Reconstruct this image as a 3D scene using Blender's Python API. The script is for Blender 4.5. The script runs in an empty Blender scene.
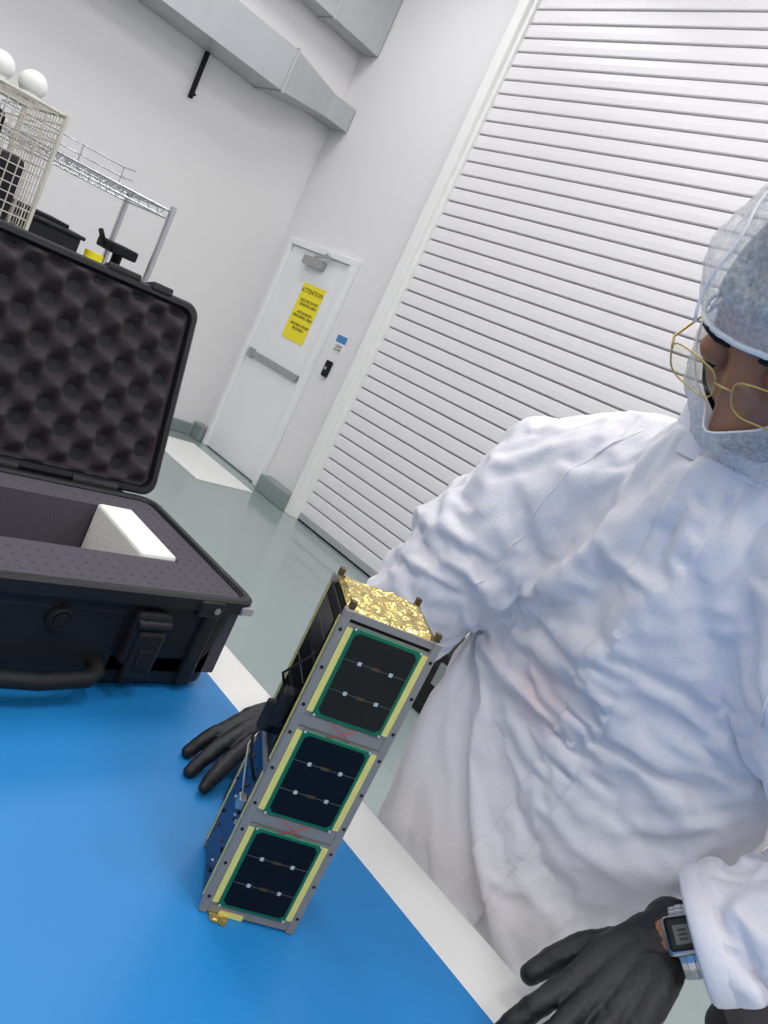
import bpy, bmesh, math, random
from mathutils import Vector, Matrix, noise
from mathutils.bvhtree import BVHTree
random.seed(4)
V=Vector
scene=bpy.context.scene
try:
    scene.view_settings.view_transform='Standard'
except Exception: pass

# ---------------------------------------------------------------- materials
def lin(c):
    c=c/255.
    return c/12.92 if c<=.04045 else ((c+.055)/1.055)**2.4
def mat(name,rgb,rough=.5,metal=0.,bump=0.,bscale=50.,var=0.,vscale=5.,coat=0.,detail=3,sss=0.,spec=.5):
    m=bpy.data.materials.new(name);m.use_nodes=True
    nt=m.node_tree;b=nt.nodes["Principled BSDF"]
    col=(lin(rgb[0]),lin(rgb[1]),lin(rgb[2]),1)
    b.inputs["Base Color"].default_value=col
    b.inputs["Roughness"].default_value=rough
    b.inputs["Metallic"].default_value=metal
    b.inputs["Coat Weight"].default_value=coat
    b.inputs["Specular IOR Level"].default_value=spec
    if sss:
        b.inputs["Subsurface Weight"].default_value=sss
        b.inputs["Subsurface Scale"].default_value=.01
    tc=nt.nodes.new("ShaderNodeTexCoord")
    if bump:
        n=nt.nodes.new("ShaderNodeTexNoise");n.inputs["Scale"].default_value=bscale;n.inputs["Detail"].default_value=detail
        bp=nt.nodes.new("ShaderNodeBump");bp.inputs["Strength"].default_value=bump;bp.inputs["Distance"].default_value=.01
        nt.links.new(tc.outputs["Object"],n.inputs["Vector"])
        nt.links.new(n.outputs["Fac"],bp.inputs["Height"]);nt.links.new(bp.outputs[0],b.inputs["Normal"])
    if var:
        n=nt.nodes.new("ShaderNodeTexNoise");n.inputs["Scale"].default_value=vscale;n.inputs["Detail"].default_value=4
        nt.links.new(tc.outputs["Object"],n.inputs["Vector"])
        mx=nt.nodes.new("ShaderNodeMix");mx.data_type='RGBA'
        mx.inputs[6].default_value=tuple(x*(1-var) for x in col[:3])+(1,)
        mx.inputs[7].default_value=tuple(min(1,x*(1+var)) for x in col[:3])+(1,)
        nt.links.new(n.outputs["Fac"],mx.inputs[0]);nt.links.new(mx.outputs[2],b.inputs["Base Color"])
    return m
def net_mat(name,rgb,lo,hi,scale):
    m=mat(name,rgb,.6)
    nt=m.node_tree;b=nt.nodes["Principled BSDF"];o=nt.nodes["Material Output"]
    t=nt.nodes.new("ShaderNodeBsdfTransparent");mx=nt.nodes.new("ShaderNodeMixShader")
    tc=nt.nodes.new("ShaderNodeTexCoord");n=nt.nodes.new("ShaderNodeTexNoise");n.inputs["Scale"].default_value=scale;n.inputs["Detail"].default_value=6
    r=nt.nodes.new("ShaderNodeMapRange");r.inputs[1].default_value=.3;r.inputs[2].default_value=.7
    r.inputs[3].default_value=lo;r.inputs[4].default_value=hi
    nt.links.new(tc.outputs["Object"],n.inputs["Vector"]);nt.links.new(n.outputs["Fac"],r.inputs[0])
    nt.links.new(r.outputs[0],mx.inputs[0]);nt.links.new(t.outputs[0],mx.inputs[1]);nt.links.new(b.outputs[0],mx.inputs[2]);nt.links.new(mx.outputs[0],o.inputs[0])
    return m
M_wall=mat("wall_paint",(226,224,225),.6,bump=.03,bscale=80)
M_ceil=mat("ceiling_paint",(235,235,235),.7)
M_floor=mat("epoxy_floor",(140,152,152),.12,var=.06,vscale=1.5,coat=.3)
M_base=mat("cove_base_grey",(130,141,140),.4)
M_door=mat("door_paint",(232,233,234),.35)
M_shut=mat("shutter_steel_white",(232,229,232),.35)
M_groove=mat("shutter_groove",(150,147,151),.6)
M_white=mat("white_plastic",(235,235,232),.4)
M_galv=mat("galvanised_sheet",(182,185,188),.42,metal=.4,var=.1,vscale=6)
M_steel=mat("brushed_steel",(175,175,175),.3,metal=.9)
M_chrome=mat("chrome_wire",(190,190,195),.25,metal=.85)
M_black=mat("black_plastic",(26,26,29),.5,bump=.04,bscale=500,spec=.32)
M_blackm=mat("black_matte",(20,20,22),.7,spec=.3)
M_rubber=mat("rubber",(24,24,26),.6,spec=.3)
M_mat=mat("esd_mat_blue",(24,122,188),.45,bump=.02,bscale=200,var=.04,vscale=2)
M_lam=mat("white_laminate",(228,226,222),.35)
M_tsteel=mat("table_frame_steel",(190,192,195),.4,metal=.3)
M_foam=mat("grey_foam",(84,80,89),.95,bump=.4,bscale=400,spec=.2)
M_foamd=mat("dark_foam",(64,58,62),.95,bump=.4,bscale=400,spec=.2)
M_wfoam=mat("white_foam_block",(236,236,228),.7,bump=.1,bscale=150)
M_yellow=mat("sign_yellow",(240,222,20),.5)
M_text=mat("sign_ink",(40,40,20),.6)
M_blue=mat("sign_blue",(60,130,190),.5)
M_al=mat("anodised_aluminium",(142,137,130),.45,metal=.25,var=.06,vscale=30)
M_pcb=mat("pcb_green",(0,104,72),.4)
M_pcbn=mat("pcb_navy",(14,40,84),.4,var=.3,vscale=60)
M_ylw=mat("kapton_tape",(220,210,118),.4,var=.1,vscale=80)
M_cell=mat("solar_cell",(15,15,20),.25,var=.25,vscale=20,spec=.16)
M_cell2=mat("solar_cell_brownish",(38,34,25),.25,var=.25,vscale=20,spec=.18)
M_tab=mat("silver_tab",(200,200,195),.4,metal=.3)
M_line=mat("busbar_line",(88,88,84),.5,metal=.3)
M_gtab=mat("gold_contact",(90,74,42),.4,metal=.5)
M_foil=mat("kapton_foil",(214,190,118),.2,metal=.8,bump=.5,bscale=60,var=.22,vscale=50,detail=3)
M_red=mat("red_wire",(170,60,55),.5)
M_coat=mat("nonwoven_coverall",(235,232,237),.65,bump=.12,bscale=240)
# pinkish shirt faintly showing through the thin fabric
nt=M_coat.node_tree;bs=nt.nodes["Principled BSDF"]
tc=nt.nodes.new("ShaderNodeTexCoord");vm=nt.nodes.new("ShaderNodeVectorMath");vm.operation='DISTANCE';vm.inputs[1].default_value=(-.42,.92,1.215)
mr=nt.nodes.new("ShaderNodeMapRange");mr.interpolation_type='SMOOTHSTEP';mr.inputs[1].default_value=.015;mr.inputs[2].default_value=.085;mr.inputs[3].default_value=.55;mr.inputs[4].default_value=0.
mx=nt.nodes.new("ShaderNodeMix");mx.data_type='RGBA';mx.inputs[6].default_value=(lin(235),lin(232),lin(237),1);mx.inputs[7].default_value=(lin(222),lin(190),lin(192),1)
nt.links.new(tc.outputs["Object"],vm.inputs[0]);nt.links.new(vm.outputs["Value"],mr.inputs[0]);nt.links.new(mr.outputs[0],mx.inputs[0]);nt.links.new(mx.outputs[2],bs.inputs["Base Color"])
M_glove=mat("nitrile_glove_black",(24,24,27),.5,bump=.15,bscale=180,spec=.4)
M_skin=mat("skin",(160,108,80),.5,bump=.08,bscale=200,var=.08,vscale=40,sss=.1)
M_hair=mat("dark_hair",(38,34,32),.8,bump=.6,bscale=220,spec=.2)
M_eye=mat("eye_white",(200,190,180),.3)
M_iris=mat("iris",(30,20,15),.2)
M_lip=mat("lips",(130,78,66),.5)
M_net=net_mat("hairnet_fabric",(240,239,240),.32,.64,210)
M_bnet=net_mat("beardnet_fabric",(242,240,240),.34,.66,210)
M_elast=mat("net_elastic",(236,236,236),.7)
M_gold=mat("gold_frame",(196,172,104),.3,metal=.6)
def lens_mat():
    m=bpy.data.materials.new("clear_lens");m.use_nodes=True;nt=m.node_tree;n=nt.nodes
    for x in list(n):n.remove(x)
    o=n.new("ShaderNodeOutputMaterial");t=n.new("ShaderNodeBsdfTransparent");g=n.new("ShaderNodeBsdfGlossy");g.inputs["Roughness"].default_value=.05
    t.inputs[0].default_value=(.95,.95,.90,1)
    mx=n.new("ShaderNodeMixShader");mx.inputs[0].default_value=.08
    nt.links.new(t.outputs[0],mx.inputs[1]);nt.links.new(g.outputs[0],mx.inputs[2]);nt.links.new(mx.outputs[0],o.inputs[0]);return m
M_lens=lens_mat()
def emit(name,s):
    m=bpy.data.materials.new(name);m.use_nodes=True;b=m.node_tree.nodes["Principled BSDF"]
    b.inputs["Emission Color"].default_value=(1,1,1,1);b.inputs["Emission Strength"].default_value=s;return m
M_emit=emit("light_diffuser",2.0)
M_lcd=mat("watch_lcd",(96,102,97),.2)

# ---------------------------------------------------------------- mesh builder
class MB:
    def __init__(s,name):
        s.name=name;s.v=[];s.f=[];s.mi=[];s.mats=[];s.sm=[];s.M=Matrix()
    def add(s,vs,fs,m,smooth=False):
        if m not in s.mats:s.mats.append(m)
        i=s.mats.index(m);o=len(s.v)
        s.v+=[s.M@V(x) for x in vs]
        for f in fs:
            s.f.append([o+k for k in f]);s.mi.append(i);s.sm.append(smooth)
    def bm(s,b,m,smooth=False):
        b.verts.index_update()
        s.add([v.co.copy() for v in b.verts],[[v.index for v in f.verts] for f in b.faces],m,smooth);b.free()
    def box(s,a,b,m,bev=0,seg=2,rot=None):
        a=V(a);b=V(b);c=(a+b)/2;d=b-a
        bb=bmesh.new();bmesh.ops.create_cube(bb,size=1)
        for v in bb.verts:v.co=V((v.co.x*d.x,v.co.y*d.y,v.co.z*d.z))
        if bev:bmesh.ops.bevel(bb,geom=list(bb.edges),offset=bev,segments=seg,affect='EDGES',profile=.5)
        for v in bb.verts:
            if rot is not None:v.co=rot@v.co
            v.co+=c
        s.bm(bb,m,bev>0 and seg>2)
    def cyl(s,p,q,r,m,r2=None,n=16,cap=True):
        p=V(p);q=V(q);r2=r if r2 is None else r2
        d=(q-p).normalized();a=d.orthogonal().normalized();b=d.cross(a)
        vs=[];fs=[]
        for k in range(n):
            t=2*math.pi*k/n;e=a*math.cos(t)+b*math.sin(t);vs.append(p+e*r);vs.append(q+e*r2)
        for k in range(n):
            j=(k+1)%n;fs.append((2*k,2*j,2*j+1,2*k+1))
        s.add(vs,fs,m,True)
        if cap:s.add(vs,[[2*k for k in range(n)][::-1],[2*k+1 for k in range(n)]],m)
    def sph(s,c,r,m,sc=(1,1,1),n=16,R=None):
        bb=bmesh.new();bmesh.ops.create_uvsphere(bb,u_segments=n,v_segments=max(6,n//2+2),radius=r)
        for v in bb.verts:
            v.co=V((v.co.x*sc[0],v.co.y*sc[1],v.co.z*sc[2]))
            if R is not None:v.co=R@v.co
            v.co+=V(c)
        s.bm(bb,m,True)
    def tube(s,pts,r,m,n=8,closed=False):
        pts=[V(p) for p in pts];N=len(pts);vs=[];fs=[];pa=None
        for i,p in enumerate(pts):
            if closed:d=(pts[(i+1)%N]-pts[i-1])
            else:d=pts[min(i+1,N-1)]-pts[max(i-1,0)]
            d.normalize()
            a=d.orthogonal().normalized() if pa is None else (pa-d*pa.dot(d)).normalized()
            pa=a;b=d.cross(a);rr=r[i] if isinstance(r,(list,tuple)) else r
            for k in range(n):
                t=2*math.pi*k/n;vs.append(p+(a*math.cos(t)+b*math.sin(t))*rr)
        for i in range(N if closed else N-1):
            i2=(i+1)%N
            for k in range(n):
                j=(k+1)%n;fs.append((i*n+k,i*n+j,i2*n+j,i2*n+k))
        if not closed:
            fs.append(list(range(n))[::-1]);fs.append([(N-1)*n+k for k in range(n)])
        s.add(vs,fs,m,True)
    def loft(s,rings,m,n=40,cap=True):
        vs=[];fs=[]
        for c,ax,ay in rings:
            c=V(c);ax=V(ax);ay=V(ay)
            for k in range(n):
                t=2*math.pi*k/n;vs.append(c+ax*math.cos(t)+ay*math.sin(t))
        R=len(rings)
        for i in range(R-1):
            for k in range(n):
                j=(k+1)%n;fs.append((i*n+k,i*n+j,(i+1)*n+j,(i+1)*n+k))
        if cap:
            fs.append(list(range(n))[::-1]);fs.append([(R-1)*n+k for k in range(n)])
        s.add(vs,fs,m,True)
    def grid(s,fn,nu,nv,m,smooth=True):
        vs=[fn(i/nu,j/nv) for j in range(nv+1) for i in range(nu+1)]
        fs=[(j*(nu+1)+i,j*(nu+1)+i+1,(j+1)*(nu+1)+i+1,(j+1)*(nu+1)+i) for j in range(nv) for i in range(nu)]
        s.add(vs,fs,m,smooth)
    def mesh(s):
        me=bpy.data.meshes.new(s.name);me.from_pydata([tuple(v) for v in s.v],[],s.f)
        for m in s.mats:me.materials.append(m)
        for p,i,k in zip(me.polygons,s.mi,s.sm):p.material_index=i;p.use_smooth=k
        me.validate();me.update();return me
    def obj(s,parent=None,loc=None,rz=None):
        o=bpy.data.objects.new(s.name,s.mesh());bpy.context.collection.objects.link(o)
        if loc is not None:o.location=loc
        if rz is not None:o.rotation_euler=(0,0,rz)
        if parent:o.parent=parent
        return o
def text_into(mb,body,size,loc,m,ext=.001,align='CENTER'):
    cu=bpy.data.curves.new("t","FONT");cu.body=body;cu.size=size;cu.align_x=align;cu.extrude=ext;cu.resolution_u=2
    o=bpy.data.objects.new("t",cu);bpy.context.collection.objects.link(o)
    dg=bpy.context.evaluated_depsgraph_get();me=bpy.data.meshes.new_from_object(o.evaluated_get(dg))
    R=Matrix.Translation(V(loc))@Matrix.Rotation(math.pi/2,4,'X')
    mb.add([R@v.co for v in me.vertices],[list(p.vertices) for p in me.polygons],m)
    bpy.data.objects.remove(o);bpy.data.curves.remove(cu);bpy.data.meshes.remove(me)
def remesh(mb,voxel,smooth=4,disp=None,parent=None):
    o=mb.obj();md=o.modifiers.new("r","REMESH");md.mode='VOXEL';md.voxel_size=voxel;md.use_smooth_shade=True
    if smooth:
        sm=o.modifiers.new("s","SMOOTH");sm.iterations=smooth;sm.factor=.5
    dg=bpy.context.evaluated_depsgraph_get();me=bpy.data.meshes.new_from_object(o.evaluated_get(dg))
    o.modifiers.clear();old=o.data;o.data=me
    if not me.materials: me.materials.append(mb.mats[0])
    if disp:
        nr=[v.normal.copy() for v in me.vertices]
        for v,n in zip(me.vertices,nr):v.co+=n*disp(v.co,n)
        me.update()
    for p in me.polygons:p.use_smooth=True
    if parent:o.parent=parent
    return o
def cap_chain(q,pts,rs,m,n=20):
    pts=[V(p) for p in pts]
    for i in range(len(pts)-1):
        q.cyl(pts[i],pts[i+1],rs[i],m,rs[i+1],n)
    for p,rr in zip(pts,rs):q.sph(p,rr,m,n=n)
def mix(a,b,t):return a*(1-t)+b*t
def ridged(p):
    return 1-2*abs(noise.noise(p))
def crease(p,k=3.0):
    return max(0.,1-abs(noise.noise(p))*k)**1.4

# ---------------------------------------------------------------- person : coverall draped first (cloth), nothing else in the scene
person=bpy.data.objects.new("cleanroom_technician",None);bpy.context.collection.objects.link(person)
b=MB("coverall")
rings=[((-.43,1.13,.50),.235,.185),((-.43,1.13,.68),.235,.18),((-.42,1.12,.80),.24,.175),((-.41,1.10,.95),.24,.17),((-.40,1.07,1.10),.23,.165),((-.385,1.03,1.25),.22,.155),((-.37,.985,1.36),.215,.14),((-.355,.945,1.44),.205,.13),((-.345,.91,1.51),.175,.11),((-.335,.88,1.565),.11,.09),((-.33,.86,1.60),.078,.078)]
b.loft([(c,(rx,0,0),(0,ry,.02)) for c,rx,ry in rings],M_coat,48)
RS,RE,RW=V((-.575,.925,1.445)),V((-.655,.875,1.195)),V((-.672,.765,1.000))
LS,LE,LW=V((-.14,.90,1.445)),V((.015,.965,1.275)),V((-.160,.878,1.085))
cap_chain(b,[V((-.455,.925,1.485)),RS,mix(RS,RE,.5),RE,mix(RE,RW,.4),mix(RE,RW,.95)],[.105,.104,.100,.082,.054,.040],M_coat,24)
cap_chain(b,[V((-.25,.92,1.475)),LS,mix(LS,LE,.5),LE,mix(LE,LW,.4),mix(LE,LW,.8),mix(LE,LW,1.05)],[.105,.100,.096,.090,.080,.066,.060],M_coat,24)
coat=remesh(b,.011,6)
me=coat.data.copy();body=bpy.data.objects.new("underbody",me);bpy.context.collection.objects.link(body)
nr=[v.normal.copy() for v in me.vertices]
for v,n in zip(me.vertices,nr):v.co-=n*.024
body.modifiers.new("c","COLLISION");body.collision.thickness_outer=.003
cm=coat.data
dR=(RW-RE).normalized();dL=(LW-LE).normalized();ceR=mix(RE,RW,.84);ceL=mix(LE,LW,.84)
def axd(p,c,d):
    w=p-c;return (w-d*w.dot(d)).length
bm=bmesh.new();bm.from_mesh(cm)
kill=[]
for v in bm.verts:
    p=v.co
    if p.z<.53:kill.append(v)
    elif (p-ceR).dot(dR)>.008 and (p-ceR).length<.12:kill.append(v)
    elif (p-ceL).dot(dL)>.008 and (p-ceL).length<.135 and axd(p,ceL,dL)<.076 and p.y<.935:kill.append(v)
bmesh.ops.delete(bm,geom=kill,context='VERTS')
bm.to_mesh(cm);bm.free()
vg=coat.vertex_groups.new(name="pin")
rad=[]
for v in cm.vertices:
    p=v.co;wgt=0
    if (p-ceR).dot(dR)>-.012 and (p-ceR).length<.09:wgt=1
    if (p-ceL).dot(dL)>-.010 and axd(p,ceL,dL)<.08 and p.y<.955 and p.z<1.22 and (p-ceL).length<.10:
        wgt=1;rad.append(axd(p,ceL,dL))
    if p.z>1.575 or p.z<.555:wgt=1
    if wgt:vg.add([v.index],wgt,'REPLACE')
rcuff=sorted(rad)[len(rad)//2] if rad else .063
cl=coat.modifiers.new("cloth","CLOTH");s=cl.settings
s.quality=6;s.mass=.10;s.tension_stiffness=25;s.compression_stiffness=25;s.shear_stiffness=12;s.bending_stiffness=.5
s.tension_damping=8;s.compression_damping=8;s.shear_damping=8;s.bending_damping=.5;s.air_damping=2
s.shrink_min=-.15;s.shrink_max=-.15
s.vertex_group_mass="pin"
cl.collision_settings.collision_quality=3;cl.collision_settings.distance_min=.003
cl.collision_settings.use_self_collision=True;cl.collision_settings.self_distance_min=.003
cl.point_cache.frame_start=1;cl.point_cache.frame_end=40
scene.frame_start=1;scene.frame_end=40
for fr_ in range(1,27):scene.frame_set(fr_)
dg=bpy.context.evaluated_depsgraph_get();rm=bpy.data.meshes.new_from_object(coat.evaluated_get(dg))
coat.modifiers.clear();coat.vertex_groups.clear();coat.data=rm
bpy.data.objects.remove(body);scene.frame_set(1)
def seg_d(p,a,c):
    ab=c-a;t=max(0,min(1,(p-a).dot(ab)/ab.length_squared));return (p-(a+ab*t)).length
def wr(p):
    k=.62
    if min(seg_d(p,RS,RE),seg_d(p,RE,RW),seg_d(p,LS,LE),seg_d(p,LE,LW))<.12:k=.15
    if p.z>1.50:k*=.3
    s=p+noise.noise_vector(p*2.2)*.15
    a=s.x*.75+s.z*.55;c=-s.x*.55+s.z*.75
    d=.013*crease(V((a*6.5,s.y*3,c*1.6)),3)
    a2=s.x*.55-s.z*.8;c2=s.x*.8+s.z*.5
    d+=.006*crease(V((a2*9+4,s.y*4,c2*2.3)),3)
    d+=.0015*crease(V((s.x*17-s.z*9,s.y*14,s.z*10+7)),3)
    return (d-.004)*k
nr=[v.normal.copy() for v in rm.vertices]
for v,n in zip(rm.vertices,nr):v.co+=n*wr(v.co)
rm.update()
for p in rm.polygons:p.use_smooth=True
coat.parent=person
bvh=BVHTree.FromPolygons([v.co.copy() for v in rm.vertices],[list(p.vertices) for p in rm.polygons])
sb=coat.modifiers.new("sub","SUBSURF");sb.levels=1;sb.render_levels=1
q=MB("sleeve_cuff")
ca=dL.orthogonal().normalized();cb=dL.cross(ca)
prof=((-.012,.0005),(-.008,.003),(.004,.003),(.012,.002),(.015,-.001),(.013,-.004),(.0,-.004))
q.loft([(ceL+dL*t,ca*(rcuff+o),cb*(rcuff+o)) for t,o in prof],M_coat,48,cap=False)
q.obj(person)
q=MB("coverall_legs")
for sx in (-.54,-.30):
    cap_chain(q,[(sx,1.14,.62),(sx,1.13,.45),(sx,1.15,.12)],[.118,.102,.080],M_coat,24)
    cap_chain(q,[(sx,1.16,.06),(sx,1.02,.047)],[.058,.044],M_coat,20)
remesh(q,.010,4,lambda p,n:.006*crease(V((p.x*7,p.y*7,p.z*14)),2.5) if p.z>.1 else 0,person)
q=MB("front_placket")
def surf(x,z,off):
    hit=bvh.ray_cast(V((x,.3,z)),V((0,1,0)))
    if hit[0] is None:return V((x,.9,z))
    return hit[0]+V((0,-off,0))
def cxp(z):return -.405+.075*max(0,(z-.75)/.75)
def strip(wd,off,side):
    def fn(a,bb):
        z=.58+bb*(1.55-.58)
        o=off*(1 if .04<a<.96 else -.6)
        return surf(cxp(z)+(a-.5)*wd+side,z,o)
    return fn
q.grid(strip(.060,.004,0),14,200,M_coat)
for z in (.70,.86,1.02,1.18,1.34):
    p=surf(cxp(z),z,.003)
    q.cyl(p,p+V((0,-.002,0)),.0055,M_coat,n=20)
q.obj(person)
q=MB("raglan_seams")
for pts in (((-.46,1.555),(-.50,1.48),(-.52,1.40),(-.535,1.33),(-.55,1.28)),((-.24,1.555),(-.21,1.48),(-.19,1.40),(-.18,1.33))):
    P=[]
    for i in range(len(pts)-1):
        for t in range(8):
            x=pts[i][0]+(pts[i+1][0]-pts[i][0])*t/8;z=pts[i][1]+(pts[i+1][1]-pts[i][1])*t/8
            P.append(surf(x,z,.0003))
    q.tube(P,.0016,M_coat,6)
q.obj(person)
q=MB("collar");Rr=[]
for i,(z,rx,cy) in enumerate(((1.555,.100,.885),(1.575,.090,.872),(1.60,.084,.858),(1.615,.083,.852),(1.612,.078,.852),(1.57,.078,.868))):
    Rr.append(((-.333,cy,z),(rx,0,0),(0,rx*.98,.012)))
q.loft(Rr,M_coat,48,cap=False);q.obj(person)

def hand(name,wrist,xdir,zdir,bends,spread=0.,mirror=False,thumb=None,sc=1.0):
    X=V(xdir).normalized();Z=V(zdir);Z=(Z-X*Z.dot(X)).normalized();Y=Z.cross(X)
    if mirror:Y=-Y
    Mx=Matrix(((X.x,Y.x,Z.x,wrist[0]),(X.y,Y.y,Z.y,wrist[1]),(X.z,Y.z,Z.z,wrist[2]),(0,0,0,1)))
    q=MB(name);q.M=Mx
    def cc(pts,rs):cap_chain(q,[V(p)*sc for p in pts],[x*sc for x in rs],M_glove,14)
    base=[(.086,.030,.0),(.090,.010,.003),(.086,-.011,.001),(.079,-.030,-.003)]
    for k,p in enumerate(base):
        cc([(0,p[1]*.35,0),(.04,p[1]*.85,.001),p],[.021,.0155,.0125])
    cc([(.01,-.012,-.004),(.06,-.026,-.010)],[.018,.014]);cc([(.01,.012,-.006),(.045,.024,-.010)],[.018,.016])
    lens=[(.043,.026,.021),(.048,.030,.022),(.044,.028,.021),(.034,.021,.018)]
    ang=[.14,.03,-.07,-.20]
    for k,p in enumerate(base):
        a=0;P0=V(p);pts=[P0];yaw=ang[k]*(1+spread)
        for j,l in enumerate(lens[k]):
            a+=bends[k][j]
            d=V((math.cos(a)*math.cos(yaw),math.sin(yaw),-math.sin(a)))
            P0=P0+d*l;pts.append(P0)
        cc(pts,[.0118,.0102,.0096,.0082])
    t=thumb or [(.018,.022,-.008),(.045,.048,-.014),(.075,.062,-.018),(.100,.068,-.020)]
    cc(t,[.017,.0145,.0118,.0095])
    cc([(-.025,0,0),(0,0,0)],[.0275,.0250])
    def dw(p,n):
        return .0010*ridged(p*45)+.0006*ridged(p*110)
    return remesh(q,.0027,2,dw,person)
hand("glove_right",(-.676,.745,.990),(.38,-.90,-.07),(0,0,1),[(.14,.26,.2),(.10,.26,.2),(.14,.26,.2),(.18,.3,.2)],.2,sc=.95)
w0=V((-.163,.868,1.075))
hand("glove_left",w0,(.03,-.84,-.54),(-.10,-.60,.80),[(-.02,.28,.28),(-.05,.22,.20),(.0,.28,.20),(.10,.40,.30)],.5,True,sc=1.12)
q=MB("forearm_skin");d=(LE-w0).normalized()
cap_chain(q,[w0+d*.0,w0+d*.09],[.0270,.034],M_skin,24);q.obj(person)
q=MB("wrist_watch")
up=V((.1,-.75,.6));Zw=(up-d*up.dot(d)).normalized();Yw=Zw.cross(d);c=w0+d*.031
q.M=Matrix(((d.x,Yw.x,Zw.x,c.x),(d.y,Yw.y,Zw.y,c.y),(d.z,Yw.z,Zw.z,c.z),(0,0,0,1)))@Matrix.Scale(1.03,4)
for k in range(26):
    a=math.pi/2+.45+(2*math.pi-.9)*k/25
    R=Matrix.Rotation(a-math.pi/2,3,'X');pc=V((0,math.cos(a)*.0315,math.sin(a)*.0315))
    q.box(pc-V((.010,.0036,.0016)),pc+V((.010,.0036,.0016)),M_steel,.0008,1,rot=R)
    q.box(pc-V((.004,.0037,.0022)),pc+V((.004,.0037,.0022)),M_chrome,.0006,1,rot=R)
q.box((-.018,-.018,.028),(.018,.018,.038),M_steel,.005,3);q.box((-.0150,-.0150,.037),(.0150,.0150,.0395),M_black,.003);q.box((-.008,-.0095,.0392),(.008,.0075,.0400),M_lcd)
for i in range(3):q.box((-.004,-.006+i*.004,.0401),(.004,-.0042+i*.004,.0404),M_text)
q.obj(person)

# head -------------------------------------------------------------
hc=V((-.297,.767,1.688));g=V((-.14,-.67,-.73)).normalized();hx=V((-1,.15,.24));hx=(hx-g*hx.dot(g)).normalized();hz=hx.cross(g)
HS=1.09
HM=Matrix(((hx.x,g.x,hz.x,hc.x),(hx.y,g.y,hz.y,hc.y),(hx.z,g.z,hz.z,hc.z),(0,0,0,1)))@Matrix.Scale(HS,4)
def G(x,s):return math.exp(-(x/s)**2)
def headpt(d,off=0.,feat=1.):
    x,y,z=d
    a=.078;bb=.095 if y>0 else .102;c=.122 if z>0 else .125
    P=V((x*a,y*bb,z*c))
    if z<0:
        k=-z;P.x*=1-.38*k**1.6
        if y<0:P.y*=1-.45*k**1.2
        else:P.y*=1-.05*k
    if y>0 and feat:
        X,Z=P.x,P.z;w=min(1,y*2)
        nz=G(X,.011)*(.006+.024*max(0,min(1,(.030-Z)/.062)))*(1 if Z>-.034 else max(0,1-(-.034-Z)/.012))*(1 if Z<.034 else G(Z-.034,.01))
        nz+=.006*G(X-.012,.007)*G(Z+.030,.009)+.006*G(X+.012,.007)*G(Z+.030,.009)
        e=-.011*(G(X-.033,.017)+G(X+.033,.017))*G(Z-.012,.014)
        br=.005*G(abs(X)-.03,.022)*G(Z-.036,.010)
        lp=.006*G(X,.024)*(G(Z+.060,.006)+G(Z+.073,.006))
        ch=.009*G(X,.022)*G(Z+.103,.016)
        ck=.004*G(abs(X)-.042,.018)*G(Z+.022,.018)
        P.y+=w*(nz+e+br+lp+ch+ck)*feat
    return P+V(d)*off
def sdir(ph,t):return V((math.sin(ph)*math.cos(t),math.sin(ph)*math.sin(t),math.cos(ph)))
def shellgrid(q,m,off,n=128,nv=96):
    vs=[headpt(sdir(math.pi*j/nv,2*math.pi*i/n),off) for j in range(nv+1) for i in range(n)]
    fs=[(j*n+i,(j+1)*n+i,(j+1)*n+(i+1)%n,j*n+(i+1)%n) for j in range(nv) for i in range(n)]
    q.add(vs,fs,m,True)
def capshell(q,m,off,zlim,top=True,feat=0.,fold=0.,freq=1.,n=96,nv=48,curl=.0):
    """cap from a pole of the head to the edge curve z=zlim(P); returns the edge loop"""
    vs=[];edge=[]
    for i in range(n):
        t=2*math.pi*i/n;phb=None
        for j in range(2,360):
            ph=math.pi*j/360 if top else math.pi-math.pi*j/360
            P=headpt(sdir(ph,t),off,feat)
            if (P.z<zlim(P)) if top else (P.z>zlim(P)):phb=ph;break
        for j in range(nv+1):
            s_=j/nv
            ph=phb*s_ if top else math.pi+(phb-math.pi)*s_
            d=sdir(ph,t);o=off*(1-curl*s_**6)
            if fold:
                o+=fold*(1-s_**8)*(noise.noise(d*3*freq+V((3,3,3)))+.35*crease(d*6*freq,2.5)+.2*ridged(d*14*freq))
            vs.append(headpt(d,o,feat))
        edge.append(vs[-1])
    fs=[]
    for i in range(n):
        k=(i+1)%n
        for j in range(nv):fs.append((i*(nv+1)+j,i*(nv+1)+j+1,k*(nv+1)+j+1,k*(nv+1)+j))
    q.add(vs,fs,m,True)
    return edge
q=MB("head");q.M=HM
shellgrid(q,M_skin,0)
for sx in (-1,1):
    q.sph((sx*.033,.079,.011),.0135,M_eye,n=20);q.sph((sx*.033,.0885,.006),.0058,M_iris,n=14)
    q.sph((sx*.033,.0805,.0150),.0155,M_skin,(1.1,1,.90),20)
    q.sph((sx*.033,.0770,.0020),.0140,M_skin,(1.1,1,.55),20)
    q.tube([(sx*.014,.092,.031),(sx*.024,.096,.036),(sx*.036,.093,.038),(sx*.050,.083,.032)],[.002,.0036,.0034,.0015],M_hair,8)
    q.sph((sx*.080,-.008,.0),.026,M_skin,(.35,.7,1.15),16);q.sph((sx*.083,-.004,-.0),.018,M_skin,(.3,.6,1.1),16)
q.tube([(-.024,.084,-.066),(-.01,.091,-.064),(0,.092,-.066),(.01,.091,-.064),(.024,.084,-.066)],.004,M_lip,8)
bz=lambda P:(-.046+.8*max(0,abs(P.x)-.03)) if P.y>0 else -.006+.9*P.y
capshell(q,M_hair,.004,bz,False,1.)
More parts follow.
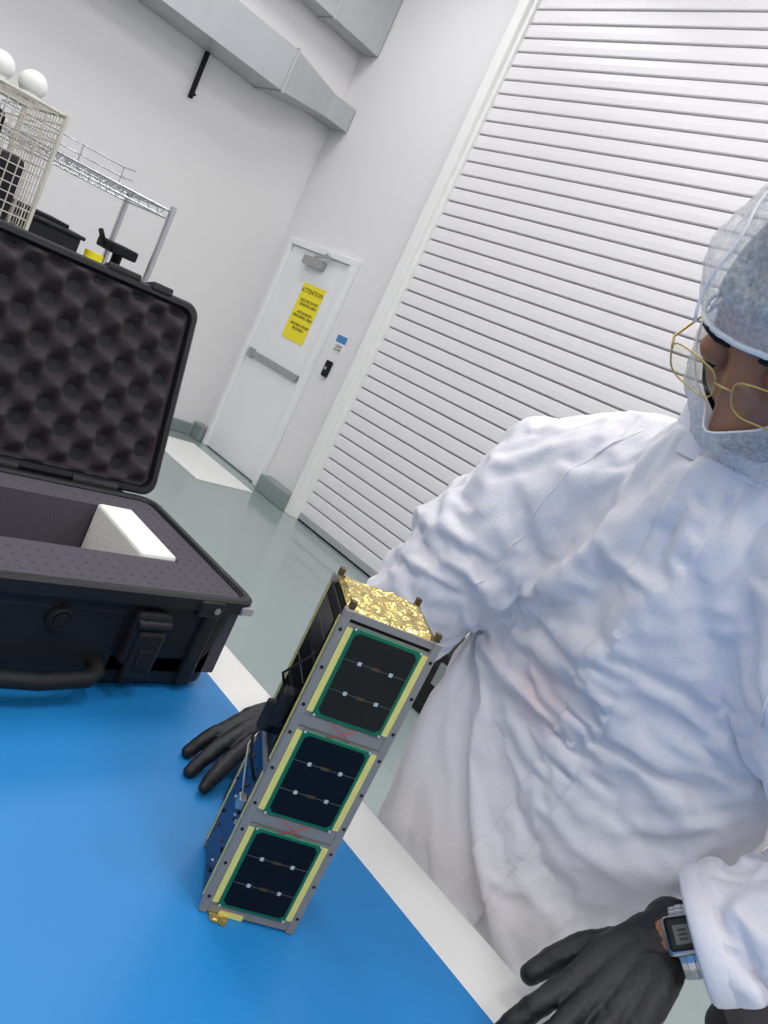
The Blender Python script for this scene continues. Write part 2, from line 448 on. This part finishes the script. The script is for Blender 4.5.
capshell(q,M_hair,.006,lambda P:.030+.36*P.y,True,0)
q.obj(person)
q=MB("neck");cap_chain(q,[V((-.335,.90,1.50)),hc+g*(-.02)+hz*(-.05)],[.062,.060],M_skin,28);q.obj(person)
q=MB("hairnet");q.M=HM
edge=capshell(q,M_net,.028,lambda P:.018+.26*P.y,True,0,.009,curl=.6)
q.tube(edge,.0026,M_elast,8,True)
rid=[headpt(V((.35+.05*math.sin(i*.7),math.sin(1.2-2.1*i/29),math.cos(-1.2+2.1*i/29))).normalized(),.032,0) for i in range(30)]
q.tube(rid,.0014,M_elast,6)
q.obj(person)
q=MB("beard_net");q.M=HM
bn=lambda P:(-.034+.75*max(0,abs(P.x)-.026)) if P.y>0 else .0+.9*P.y
edge=capshell(q,M_bnet,.021,bn,False,.8,.010,curl=.5)
q.tube(edge,.0010,M_elast,6,True)
q.obj(person)
q=MB("safety_glasses");q.M=HM
for sx in (-1,1):
    loop=[];N=28
    for i in range(N):
        t=2*math.pi*i/N;cx=math.copysign(abs(math.cos(t))**.6,math.cos(t));cz=math.copysign(abs(math.sin(t))**.6,math.sin(t))
        x=.0375+.0290*cx;loop.append(V((sx*x,.112-.25*max(0,x-.02),.004+.0175*cz-.0015*cx)))
    q.tube(loop,.0008,M_gold,8,True)
    ctr=V((sx*.0375,.108,.004));q.add([ctr]+loop,[(0,i+1,(i+1)%N+1) for i in range(N)],M_lens,True)
    q.tube([(sx*.0665,.100,.009),(sx*.076,.088,.011),(sx*.083,.03,.012),(sx*.088,-.02,.008),(sx*.086,-.045,-.012)],.0012,M_gold,8)
q.tube([(-.0085,.112,.009),(0,.116,.011),(.0085,.112,.009)],.0011,M_gold,8)
q.obj(person)

# ---------------------------------------------------------------- camera
th=math.radians(26);f=775.;pt=math.atan(140/775.);H=1.5
h=V((-.669,.743,0)).normalized();r0=V((h.y,-h.x,0))
F=h*math.cos(pt)+V((0,0,-math.sin(pt)));U0=h*math.sin(pt)+V((0,0,math.cos(pt)))
r=r0*math.cos(th)+U0*math.sin(th);u=-r0*math.sin(th)+U0*math.cos(th)
cam=bpy.data.cameras.new("camera");co=bpy.data.objects.new("camera",cam);bpy.context.collection.objects.link(co)
co.matrix_world=Matrix(((r.x,u.x,-F.x,0),(r.y,u.y,-F.y,0),(r.z,u.z,-F.z,H),(0,0,0,1)))
cam.sensor_fit='VERTICAL';cam.sensor_height=24.;cam.lens=24*f/1024.;cam.clip_start=.02
scene.camera=co

# ---------------------------------------------------------------- room
XL,XR,YB,YF,ZC=-6.5,4.0,4.25,-4.0,5.0
def simple(name,a,b,m,bev=0):
    q=MB(name);q.box(a,b,m,bev);return q.obj()
simple("floor",(XL-.1,YF-.1,-.1),(XR+.1,YB+.1,0),M_floor)
simple("ceiling",(XL-.1,YF-.1,ZC),(XR+.1,YB+.1,ZC+.1),M_ceil)
simple("wall_left",(XL-.1,YF,0),(XL,YB,ZC),M_wall)
simple("wall_right",(XR,YF,0),(XR+.1,YB,ZC),M_wall)
simple("wall_front",(XL,YF-.1,0),(XR,YF,ZC),M_wall)
simple("wall_back",(XL,YB,0),(XR,YB+.1,ZC),M_wall)
simple("baseboard_left",(XL,YF,0),(XL+.03,YB-.12,.12),M_base,.01)
q=MB("baseboard_back");q.box((XL,YB-.1,0),(-6.32,YB,.15),M_base,.01);q.box((-5.2,YB-.12,0),(-4.76,YB,.15),M_base,.01);q.obj()
q=MB("roller_shutter")
pitch=.104;x0,x1=-4.62,1.58;z=.06;ys=YB-.004
while z<4.45:
    pr=[(.004,.002),(.006,-.012),(.011,-.017),(.05,-.0185),(.091,-.017),(.0965,-.012),(.0985,.002)]
    vs=[];fs=[]
    for dz,dy in pr:vs+=[(x0,ys+dy,z+dz),(x1,ys+dy,z+dz)]
    for i in range(len(pr)-1):fs.append((2*i,2*i+1,2*i+3,2*i+2))
    q.add(vs,fs,M_shut,False)
    q.add([(x0,ys-.002,z-.0055),(x1,ys-.002,z-.0055),(x1,ys-.002,z+.004),(x0,ys-.002,z+.004)],[(0,1,2,3)],M_groove)
    z+=pitch
q.box((x0,YB-.04,0.018),(x1,YB-.002,.07),M_galv);q.box((x0,YB-.035,0),(x1,YB-.002,.018),M_rubber)
q.obj()
q=MB("trim_1");q.box((-4.76,YB-.09,0),(-4.66,YB-.001,4.5),M_white,.006);q.box((-4.665,YB-.05,0),(-4.62,YB-.001,4.5),M_white,.004)
q.box((-4.76,YB-.09,4.5),(1.66,YB-.001,4.62),M_white,.006);q.box((1.56,YB-.09,0),(1.66,YB-.001,4.5),M_white,.006);q.obj()
q=MB("door_1");D0,D1,DT=-6.24,-5.34,2.05
q.box((D0+.002,YB-.03,0.012),(D1-.002,YB-.002,DT-.002),M_door,.003)
q.box((D0-.06,YB-.06,0),(D0,YB-.001,DT),M_door,.006);q.box((D1,YB-.06,0),(D1+.06,YB-.001,DT),M_door,.006);q.box((D0-.06,YB-.06,DT),(D1+.06,YB-.001,DT+.06),M_door,.006)
q.box((D0+.05,YB-.058,.97),(D1-.03,YB-.032,1.03),M_steel,.006);q.box((D0+.04,YB-.064,.955),(D0+.12,YB-.03,1.045),M_steel,.008)
q.box((D0+.30,YB-.10,1.92),(D0+.58,YB-.03,2.0),M_steel,.01)
q.cyl((D0+.45,YB-.09,2.01),(D0+.72,YB-.14,2.04),.010,M_steel);q.cyl((D0+.72,YB-.14,2.04),(D0+.55,YB-.06,2.07),.010,M_steel)
q.obj()
q=MB("warning_sign");sx0,sx1=-5.85,-5.52
q.box((sx0,YB-.036,1.27),(sx1,YB-.031,1.78),M_yellow)
text_into(q,"ATTENTION",.058,((sx0+sx1)/2,YB-.037,1.70),M_text)
text_into(q,"ELECTROSTATIC\nSENSITIVE AREA\n\nAUTHORIZED\nPERSONNEL ONLY\n\nGROUND STRAPS\nREQUIRED",.036,((sx0+sx1)/2+.02,YB-.037,1.62),M_text)
q.obj()
q=MB("card_reader");q.box((-5.14,YB-.03,1.13),(-5.07,YB,1.27),M_blackm,.008);q.cyl((-5.105,YB-.035,1.2),(-5.105,YB-.028,1.2),.015,M_steel);q.obj()
q=MB("door_label");q.box((-5.16,YB-.005,1.36),(-5.03,YB,1.50),M_white);q.box((-5.16,YB-.008,1.44),(-5.03,YB-.004,1.50),M_blue);text_into(q,"CLEAN\nROOM",.03,(-5.095,YB-.009,1.40),M_text,.0005);q.obj()
simple("sticky_floor_mat",(-6.15,3.45,0.0),(-5.05,4.02,.012),M_white,.003)
q=MB("ventilation_duct")
def prism(q,secs,m):
    vs=[];n=4
    for y,xa,xb,za,zb in secs:vs+=[(xa,y,za),(xb,y,za),(xb,y,zb),(xa,y,zb)]
    fs=[(3,2,1,0),tuple((len(secs)-1)*4+k for k in range(4))]
    for i in range(len(secs)-1):
        for k in range(4):j=(k+1)%4;fs.append((i*4+k,i*4+j,(i+1)*4+j,(i+1)*4+k))
    q.add(vs,fs,m)
prism(q,[(-3.9,-6.48,-6.06,3.03,3.36),(3.42,-6.48,-6.06,3.03,3.36),(3.98,-6.48,-6.22,3.12,3.32),(4.24,-6.48,-6.22,3.12,3.32)],M_galv)
for y in (-2.5,-1.3,-.1,1.1,2.2,3.42):q.box((-6.49,y-.012,3.015),(-6.045,y+.012,3.375),M_galv,.004)
q.obj()
q=MB("ceiling_duct");prism(q,[(-3.9,-6.45,-6.24,3.80,4.34),(4.24,-6.45,-6.24,3.80,4.34)],M_galv)
for y in (-2,-.5,1.,2.5,3.7):q.box((-6.47,y-.012,3.785),(-6.225,y+.012,4.355),M_galv,.004)
q.obj()
q=MB("strut_bracket");q.box((-6.5,2.92,2.66),(-6.46,2.95,3.03),M_blackm,.004);q.cyl((-6.47,2.935,2.69),(-6.42,2.935,2.69),.012,M_blackm);q.obj()
for ix,x in enumerate((-5.0,-2.4,.3,2.7)):
    for y in (-2.2,.6,2.9):
        q=MB("ceiling_light_panel");q.box((x-.65,y-.35,ZC-.05),(x+.65,y+.35,ZC-.001),M_white,.01);q.box((x-.6,y-.3,ZC-.056),(x+.6,y+.3,ZC-.05),M_emit);o=q.obj()
        l=bpy.data.lights.new("tube_light","AREA");l.shape='RECTANGLE';l.size=1.2;l.size_y=.6;l.energy=(26,26,34,34)[ix];l.color=(1,.992,.99)
        lo=bpy.data.objects.new("tube_light",l);bpy.context.collection.objects.link(lo);lo.location=(x,y,ZC-.07);lo.parent=o
w=bpy.data.worlds.new("w");scene.world=w;w.use_nodes=True;w.node_tree.nodes["Background"].inputs[0].default_value=(.9,.93,1,1);w.node_tree.nodes["Background"].inputs[1].default_value=.3

# ---------------------------------------------------------------- workbench
T=.945
q=MB("workbench")
q.box((-1.5,-.9,T-.035),(1.0,.84,T-.003),M_lam,.006)
q.box((-1.49,-.88,T-.003),(.98,.745,T),M_mat)
for x in (-1.4,.9):
    for y in (-.8,.74):q.box((x-.03,y-.03,0),(x+.03,y+.03,T-.035),M_tsteel,.004)
q.box((-1.4,.70,T-.11),(.9,.74,T-.035),M_tsteel);q.box((-1.4,-.82,T-.11),(.9,-.78,T-.035),M_tsteel);q.box((-1.4,-.8,.2),(.9,.7,.23),M_lam)
q.obj()

# ---------------------------------------------------------------- hard case
cx0,cx1,cy0,cy1=-1.165,-.795,.16,.73
ZB,ZR=T,T+.158
q=MB("hard_case")
def shell(q,x0,x1,y0,y1,z0,z1,t,m,r=.03,inset=.018):
    def ring(xa,xb,ya,yb,z,r,n=6):
        P=[]
        for cx,cy,a0 in ((xb-r,yb-r,0),(xa+r,yb-r,90),(xa+r,ya+r,180),(xb-r,ya+r,270)):
            for k in range(n+1):
                a=math.radians(a0+90*k/n);P.append((cx+r*math.cos(a),cy+r*math.sin(a),z))
        return P
    R=[ring(x0+inset+.012,x1-inset-.012,y0+inset+.012,y1-inset-.012,z0,r),
       ring(x0+inset,x1-inset,y0+inset,y1-inset,z0+.012,r),
       ring(x0+inset*.7,x1-inset*.7,y0+inset*.7,y1-inset*.7,z1-.04,r),
       ring(x0+inset*.7,x1-inset*.7,y0+inset*.7,y1-inset*.7,z1-.022,r),
       ring(x0,x1,y0,y1,z1-.020,r),ring(x0,x1,y0,y1,z1-.003,r),ring(x0+.004,x1-.004,y0+.004,y1-.004,z1,r),
       ring(x0+t-.003,x1-t+.003,y0+t-.003,y1-t+.003,z1,r*.7),ring(x0+t,x1-t,y0+t,y1-t,z1-.004,r*.7),
       ring(x0+t,x1-t,y0+t,y1-t,z0+.03,r*.7)]
    n=len(R[0]);vs=[p for k in R for p in k];fs=[]
    for i in range(len(R)-1):
        for k in range(n):
            j=(k+1)%n;fs.append((i*n+k,i*n+j,(i+1)*n+j,(i+1)*n+k))
    fs.append(list(range(n))[::-1]);fs.append([(len(R)-1)*n+k for k in range(n)])
    q.add(vs,fs,m,False)
shell(q,cx0,cx1,cy0,cy1,ZB,ZR,.016,M_black)
fz=ZR-.006;fx0,fx1,fy0,fy1=cx0+.016,cx1-.016,cy0+.016,cy1-.016
hx0,hx1,hy0,hy1=-1.09,-.915,.24,.655
def foamtop(x0,x1,y0,y1):
    q.box((x0,y0,ZB+.03),(x1,y1,fz),M_foam)
foamtop(fx0,hx0,fy0,fy1);foamtop(hx1,fx1,fy0,fy1);foamtop(hx0,hx1,fy0,hy0);foamtop(hx0,hx1,hy1,fy1)
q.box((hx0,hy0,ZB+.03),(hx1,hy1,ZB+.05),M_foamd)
y=fy0+.012
while y<fy1-.008:
    x=fx0+.012
    while x<fx1-.008:
        if not(hx0-.006<x<hx1+.006 and hy0-.006<y<hy1+.006):q.sph((x,y,fz),.0032,M_foam,(1,1,.4),6)
        x+=.019
    y+=.019
q.box((hx0+.004,.592,ZB+.05),(hx1-.002,.652,fz+.006),M_wfoam,.005)
XF=cx1-.014
for yy in (.235,.335,.575,.665):q.box((XF-.02,yy-.012,ZB+.012),(XF+.006,yy+.012,ZR-.03),M_black,.004)
q.box((XF-.02,.36,ZB+.020),(XF+.002,.54,ZR-.035),M_black,.005)
def latch(yc):
    q.box((XF,yc-.026,ZB+.05),(XF+.020,yc+.026,ZR-.03),M_black,.006)
    q.box((XF+.016,yc-.020,ZB+.035),(XF+.028,yc+.020,ZB+.105),M_black,.005)
    q.box((XF+.026,yc-.012,ZB+.05),(XF+.031,yc+.012,ZB+.08),M_blackm,.003)
    q.cyl((XF+.018,yc-.024,ZB+.112),(XF+.018,yc+.024,ZB+.112),.008,M_black)
latch(.295);latch(.57)
q.tube([(XF,.36,ZB+.045),(XF+.022,.365,ZB+.042),(XF+.034,.38,ZB+.038),(XF+.038,.44,ZB+.036),(XF+.034,.50,ZB+.038),(XF+.022,.515,ZB+.042),(XF,.52,ZB+.045)],.011,M_rubber,10)
q.cyl((XF-.005,.45,ZB+.105),(XF+.008,.45,ZB+.105),.017,M_rubber,n=24);q.cyl((XF+.008,.45,ZB+.105),(XF+.011,.45,ZB+.105),.009,M_blackm,n=16)
q.tube([(XF+.009,.45+.013*math.cos(a*.26),ZB+.105+.013*math.sin(a*.26)) for a in range(24)],.0015,M_black,6,True)
for yy in (.225,.65):
    q.box((cx1-.012,yy-.02,ZR-.028),(cx1+.004,yy+.02,ZR-.004),M_black,.003)
    q.cyl((cx1-.004,yy+.008,ZR-.016),(cx1+.006,yy+.008,ZR-.016),.005,M_steel)
q.box((cx1-.028,.700,ZR-.022),(cx1+.002,.724,ZR-.008),M_steel,.003)
v=V((-.29,0,.957)).normalized();n=V((v.z,0,-v.x))
L=.350;W=cy1-cy0
q.M=Matrix(((n.x,0,v.x,cx0-.008),(0,1,0,.004),(n.z,0,v.z,ZR-.002),(0,0,0,1)))
def lidshell():
    def ring(x,ins,r=.026,m=6):
        P=[]
        for cy,cz,a0 in ((cy1-ins-r,L-ins-r,0),(cy0+ins+r,L-ins-r,90),(cy0+ins+r,ins+r,180),(cy1-ins-r,ins+r,270)):
            for k in range(m+1):
                a=math.radians(a0+90*k/m);P.append((x,cy+r*math.cos(a),cz+r*math.sin(a)))
        return P
    R=[ring(-.052,.03),ring(-.045,.016),ring(-.018,.010),ring(-.016,0),ring(0,0),ring(.003,.004),ring(.003,.012,.02),ring(-.006,.014,.02),ring(-.02,.015,.02)]
    n_=len(R[0]);vs=[p for k in R for p in k];fs=[]
    for i in range(len(R)-1):
        for k in range(n_):
            j=(k+1)%n_;fs.append((i*n_+k,i*n_+j,(i+1)*n_+j,(i+1)*n_+k))
    fs.append(list(range(n_))[::-1]);fs.append([(len(R)-1)*n_+k for k in range(n_)])
    q.add(vs,fs,M_black)
lidshell()
P=.072
def egg(a,b):
    y=cy0+.015+a*(W-.030);z=.015+b*(L-.030)
    e=min(a*(W-.030),(1-a)*(W-.030),b*(L-.030),(1-b)*(L-.030))
    k=min(1,e/.010)
    s=(math.sin(2*math.pi*y/P+.8)*math.sin(2*math.pi*z/(P*.9)+.6))
    return (-.008+k*(.023*s),y,z)
q.grid(egg,170,110,M_foamd)
for yy in (.65,.225):
    q.box((-.03,yy-.02,L-.006),(.006,yy+.02,L+.008),M_black,.003);q.cyl((-.012,yy,L+.006),(-.012,yy,L+.011),.006,M_steel)
for yy in (.30,.58):q.box((-.02,yy-.03,L-.004),(.004,yy+.03,L+.009),M_black,.004)
q.M=Matrix()
for yy in (.26,.45,.62):q.cyl((cx0-.012,yy-.04,ZR-.002),(cx0-.012,yy+.04,ZR-.002),.011,M_black)
q.box((cx0-.018,.22,ZR-.05),(cx0+.004,.68,ZR-.004),M_black,.004)
q.obj()

# ---------------------------------------------------------------- cubesat
q=MB("cubesat");S=.05;HT=.3405
for sx in (-1,1):
    for sy in (-1,1):
        q.box((sx*S-(.0085 if sx>0 else 0),sy*S-(.0085 if sy>0 else 0),0),(sx*S+(.0085 if sx<0 else 0),sy*S+(.0085 if sy<0 else 0),HT),M_al,.0008,1)
        q.box((sx*.044-.003,sy*.044-.003,HT),(sx*.044+.003,sy*.044+.003,HT+.008),M_gtab,.0008,1)
q.box((-.0455,-.0455,.006),(.0455,.0455,HT-.008),M_blackm)
zc=[.0595,.1700,.2805]
def face(R,left=False):
    q.M=R
    q.box((-.049,-.0485,.002),(.049,-.046,.010),M_al);q.box((-.049,-.0485,HT-.008),(.049,-.046,HT-.001),M_al)
    for z in (.1147,.2252):q.box((-.049,-.0490,z-.006),(.049,-.046,z+.006),M_al,.0005,1)
    for i,z in enumerate(zc):
        hh=.0485
        q.box((-.0425,-.0492,z-hh),(.0425,-.047,z+hh),M_al)
        q.box((-.0418,-.0502,z-hh+.004),(-.0350,-.049,z+hh-.004),M_ylw);q.box((.0350,-.0502,z-hh+.004),(.0418,-.049,z+hh-.004),M_ylw)
        q.box((-.0358,-.0512,z-hh+.001),(.0358,-.049,z+hh-.001),M_pcb,.0012,1)
        c=.0318;hz_=hh-.0055
        k=.004;poly=[(-c,-hz_+k),(-c+k,-hz_),(c-k,-hz_),(c,-hz_+k),(c,hz_-k),(c-k,hz_),(-c+k,hz_),(-c,hz_-k)]
        cm_=M_cell2 if i==2 else M_cell
        vs=[(x,-.0519,z+y) for x,y in poly]+[(x,-.0510,z+y) for x,y in poly]
        q.add(vs,[list(range(8))]+[(a,a+8,(a+1)%8+8,(a+1)%8) for a in range(8)],cm_)
        for zz in (-.016,.016):
            q.box((-c,-.0522,z+zz-.0003),(c,-.0515,z+zz+.0003),M_line)
            q.box((-.004,-.0524,z+zz-.0014),(.004,-.0515,z+zz+.0014),M_gtab)
            for xx in (-.016,.016):q.box((xx-.0018,-.0526,z+zz-.0018),(xx+.0018,-.0515,z+zz+.0018),M_tab)
        for sx in (-1,1):
            for sz in (-1,0,1):q.cyl((sx*.0465,-.0505,z+sz*.040),(sx*.0465,-.049,z+sz*.040),.0018,M_blackm,n=8)
            for sz in (-1,1):q.cyl((sx*.0335,-.0522,z+sz*.0458),(sx*.0335,-.0510,z+sz*.0458),.0013,M_tab,n=8)
    q.M=Matrix()
face(Matrix())
face(Matrix.Rotation(math.pi,4,'Z'));face(Matrix.Rotation(math.pi/2,4,'Z'))
for z in (.1147,.2252):
    q.tube([(-.013,-.0525,z-.008),(-.005,-.0545,z-.002),(.012,-.0525,z+.008)],.0005,M_red,6)
    q.tube([(-.016,-.0525,z+.007),(0,-.0545,z+.001),(.009,-.0525,z-.006)],.0005,M_red,6)
q.box((-.0495,-.042,.010),(-.047,.042,.160),M_pcbn,.001,1)
q.box((-.0500,-.0405,.016),(-.049,.0405,.150),M_pcbn)
q.box((-.0500,-.042,.168),(-.047,.042,.332),M_blackm,.001,1)
for y in (-.0415,.0395):
    q.box((-.0508,y,.012),(-.049,y+.002,.158),M_ylw);q.box((-.0508,y,.172),(-.049,y+.002,.330),M_ylw)
for z in (.163,):q.box((-.0508,-.043,z-.004),(-.047,.043,z+.004),M_al)
for k in range(24):
    y=random.uniform(-.036,.034);z=random.uniform(.02,.15);a=random.uniform(.001,.004);b=random.uniform(.001,.004)
    q.box((-.0518,y,z),(-.0495,y+a,z+b),random.choice([M_tab,M_blackm,M_gtab,M_blackm]))
for k in range(3):
    z=.185+k*.048
    q.box((-.0512,-.034,z),(-.0495,.034,z+.04),M_cell)
    q.box((-.0516,-.034,z+.019),(-.0508,.034,z+.0198),M_line)
q.box((-.063,-.030,.198),(-.050,-.012,.236),M_black,.002);q.box((-.060,-.004,.176),(-.050,.016,.200),M_black,.002)
q.box((-.072,-.026,.190),(-.060,-.020,.222),M_black,.002)
q.tube([(-.060,-.02,.200),(-.072,-.03,.185),(-.066,-.034,.165),(-.052,-.03,.140)],.0016,M_blackm,6)
q.tube([(-.060,-.016,.232),(-.070,-.022,.250),(-.062,-.03,.268),(-.052,-.034,.285)],.0014,M_blackm,6)
q.tube([(-.056,.005,.180),(-.066,-.005,.160),(-.058,-.020,.130),(-.052,-.030,.112)],.0014,M_steel,6)
q.box((-.058,-.036,.108),(-.050,-.024,.120),M_steel,.001)
def foil(a,b):
    x=-.0445+a*.089;y=-.0445+b*.089
    e=min(a,1-a,b,1-b);k=min(1,e/.05)
    p=V((x*30,y*30,0))
    n1=abs(noise.noise(p));n2=abs(noise.noise(p*2.3+V((5,1,2))))
    return (x,y,HT-.004+k*(.004+.006*n1+.004*n2))
q.grid(foil,44,44,M_foil,False)
q.box((-.030,-.0495,0),(-.005,-.046,.006),M_ylw);q.add([(-.04,-.049,.002),(-.02,-.049,.002),(-.022,-.062,.0006),(-.038,-.058,.0006)],[(0,1,2,3)],M_foil)
q.obj(loc=(-.4545,.568,T+.0005),rz=math.radians(57.5))

# ---------------------------------------------------------------- wire shelving & cage
q=MB("wire_shelving")
sx0,sx1,sy0,sy1=-3.42,-3.0,.35,1.46
for x in (sx0,sx1):
    for y in (sy0,sy1):
        q.cyl((x,y,.12),(x,y,1.66),.0125,M_chrome,n=12);q.cyl((x-.012,y,.05),(x+.012,y,.05),.05,M_rubber,n=20);q.cyl((x,y,.05),(x,y,.13),.012,M_steel)
for z in (1.64,1.30,.80,.30):
    for x in (sx0,sx1):
        q.cyl((x,sy0,z),(x,sy1,z),.004,M_chrome,n=6);q.cyl((x,sy0,z-.03),(x,sy1,z-.03),.004,M_chrome,n=6)
        k=sy0
        while k<sy1-.03:
            q.cyl((x,k,z),(x,k+.02,z-.03),.0025,M_chrome,n=5);q.cyl((x,k+.02,z-.03),(x,k+.04,z),.0025,M_chrome,n=5);k+=.04
    for y in (sy0,sy1):
        q.cyl((sx0,y,z),(sx1,y,z),.004,M_chrome,n=6);q.cyl((sx0,y,z-.03),(sx1,y,z-.03),.004,M_chrome,n=6)
    k=sy0+.025
    while k<sy1:
        q.cyl((sx0,k,z+.003),(sx1,k,z+.003),.002,M_chrome,n=5);k+=.025
for zz in (1.69,1.73):q.tube([(sx1,.9,zz),(sx0,.9,zz),(sx0,1.40,zz),(sx0+.12,1.40,zz)],.003,M_chrome,6)
for y in (.9,1.06,1.22,1.40):q.cyl((sx0,y,1.64),(sx0,y,1.73),.003,M_chrome,n=6)
q.obj()
q=MB("black_equipment_bin");q.box((-3.35,.95,1.306),(-3.05,1.20,1.40),M_black,.01);q.box((-3.36,.94,1.395),(-3.04,1.21,1.41),M_black,.005);q.box((-3.3,1.0,1.405),(-3.1,1.16,1.425),M_blackm,.003);q.obj()
q=MB("camera_tripod_head");q.box((-3.22,1.33,1.306),(-3.05,1.44,1.33),M_blackm,.005);q.cyl((-3.13,1.38,1.33),(-3.13,1.38,1.40),.02,M_blackm);q.box((-3.2,1.31,1.40),(-3.04,1.42,1.44),M_blackm,.008);q.cyl((-3.1,1.30,1.42),(-3.02,1.24,1.46),.01,M_blackm);q.obj()
q=MB("yellow_tape_roll");q.cyl((-3.05,1.26,1.306),(-3.05,1.26,1.375),.035,M_yellow,n=24);q.cyl((-3.05,1.26,1.3055),(-3.05,1.26,1.376),.02,M_lam,n=16);q.obj()
M_wire=mat("cream_wire",(205,200,188),.4,metal=.2)
q=MB("equipment_cart")
for x in (-2.95,-2.5):
    for y in (.3,.85):
        q.box((x-.015,y-.015,.1),(x+.015,y+.015,1.30),M_tsteel);q.cyl((x-.012,y,.05),(x+.012,y,.05),.05,M_rubber,n=20);q.cyl((x,y,.05),(x,y,.11),.012,M_steel)
for z in (1.28,.7,.2):q.box((-2.98,.27,z),(-2.47,.88,z+.03),M_tsteel,.004)
q.obj()
q=MB("wire_cage");a0,a1,b0,b1,c0,c1=-2.93,-2.53,.31,.835,1.318,1.715
def fr(a,b,n):return [a+(b-a)*i/n for i in range(n+1)]
for x in (a0,a1):
    for k in fr(b0,b1,20):q.cyl((x,k,c0),(x,k,c1),.0018,M_wire,n=5)
    for k in fr(c0,c1,15):q.cyl((x,b0,k),(x,b1,k),.0018,M_wire,n=5)
for y in (b0,b1):
    for k in fr(a0,a1,15):q.cyl((k,y,c0),(k,y,c1),.0018,M_wire,n=5)
    for k in fr(c0,c1,15):q.cyl((a0,y,k),(a1,y,k),.0018,M_wire,n=5)
for x in (a0,a1):
    for y in (b0,b1):q.cyl((x,y,c0),(x,y,c1+.005),.006,M_wire,n=8)
for z in (c0,c1):q.tube([(a0,b0,z),(a1,b0,z),(a1,b1,z),(a0,b1,z)],.005,M_wire,6,True)
for k in fr(a0,a1,10):q.cyl((k,b0,c1),(k,b1,c1),.0018,M_wire,n=5)
q.box((a0+.05,b0+.05,c0),(a1-.08,b1-.12,c1-.06),M_blackm,.02);q.box((a1-.2,b1-.16,c0),(a1-.05,b1-.04,c1-.16),M_black,.02)
q.obj()
q=MB("white_dome_lamps")
for (x,y,rr) in ((-2.64,.755,.040),(-2.62,.655,.040),(-2.85,.5,.040)):
    q.sph((x,y,c1+.043),rr,M_white,(1,1,.95),24);q.cyl((x,y,c1+.005),(x,y,c1+.02),.03,M_white)
q.obj()
q=MB("floor_tool_case");q.box((-2.35,3.1,0),(-1.85,3.45,.36),M_black,.03,3);q.box((-2.36,3.09,.24),(-1.84,3.46,.27),M_black,.008)
q.tube([(-2.2,3.27,.36),(-2.18,3.27,.40),(-2.02,3.27,.40),(-2.0,3.27,.36)],.012,M_rubber);q.box((-2.27,3.075,.18),(-2.2,3.1,.30),M_steel,.004);q.box((-2.0,3.075,.18),(-1.93,3.1,.30),M_steel,.004);q.obj()
q=MB("lab_stool");c=V((-.02,2.0,0))
q.cyl(c+V((0,0,.50)),c+V((0,0,.57)),.20,M_blackm,n=40);q.cyl(c+V((0,0,.57)),c+V((0,0,.585)),.20,M_blackm,.17,n=40);q.cyl(c+V((0,0,.12)),c+V((0,0,.5)),.03,M_steel)
for k in range(5):
    a=k*2*math.pi/5;e=V((math.cos(a),math.sin(a),0));q.tube([c+V((0,0,.14)),c+e*.15+V((0,0,.12)),c+e*.27+V((0,0,.08))],.018,M_blackm);q.sph(c+e*.27+V((0,0,.03)),.03,M_rubber,(1,.6,1))
q.obj()
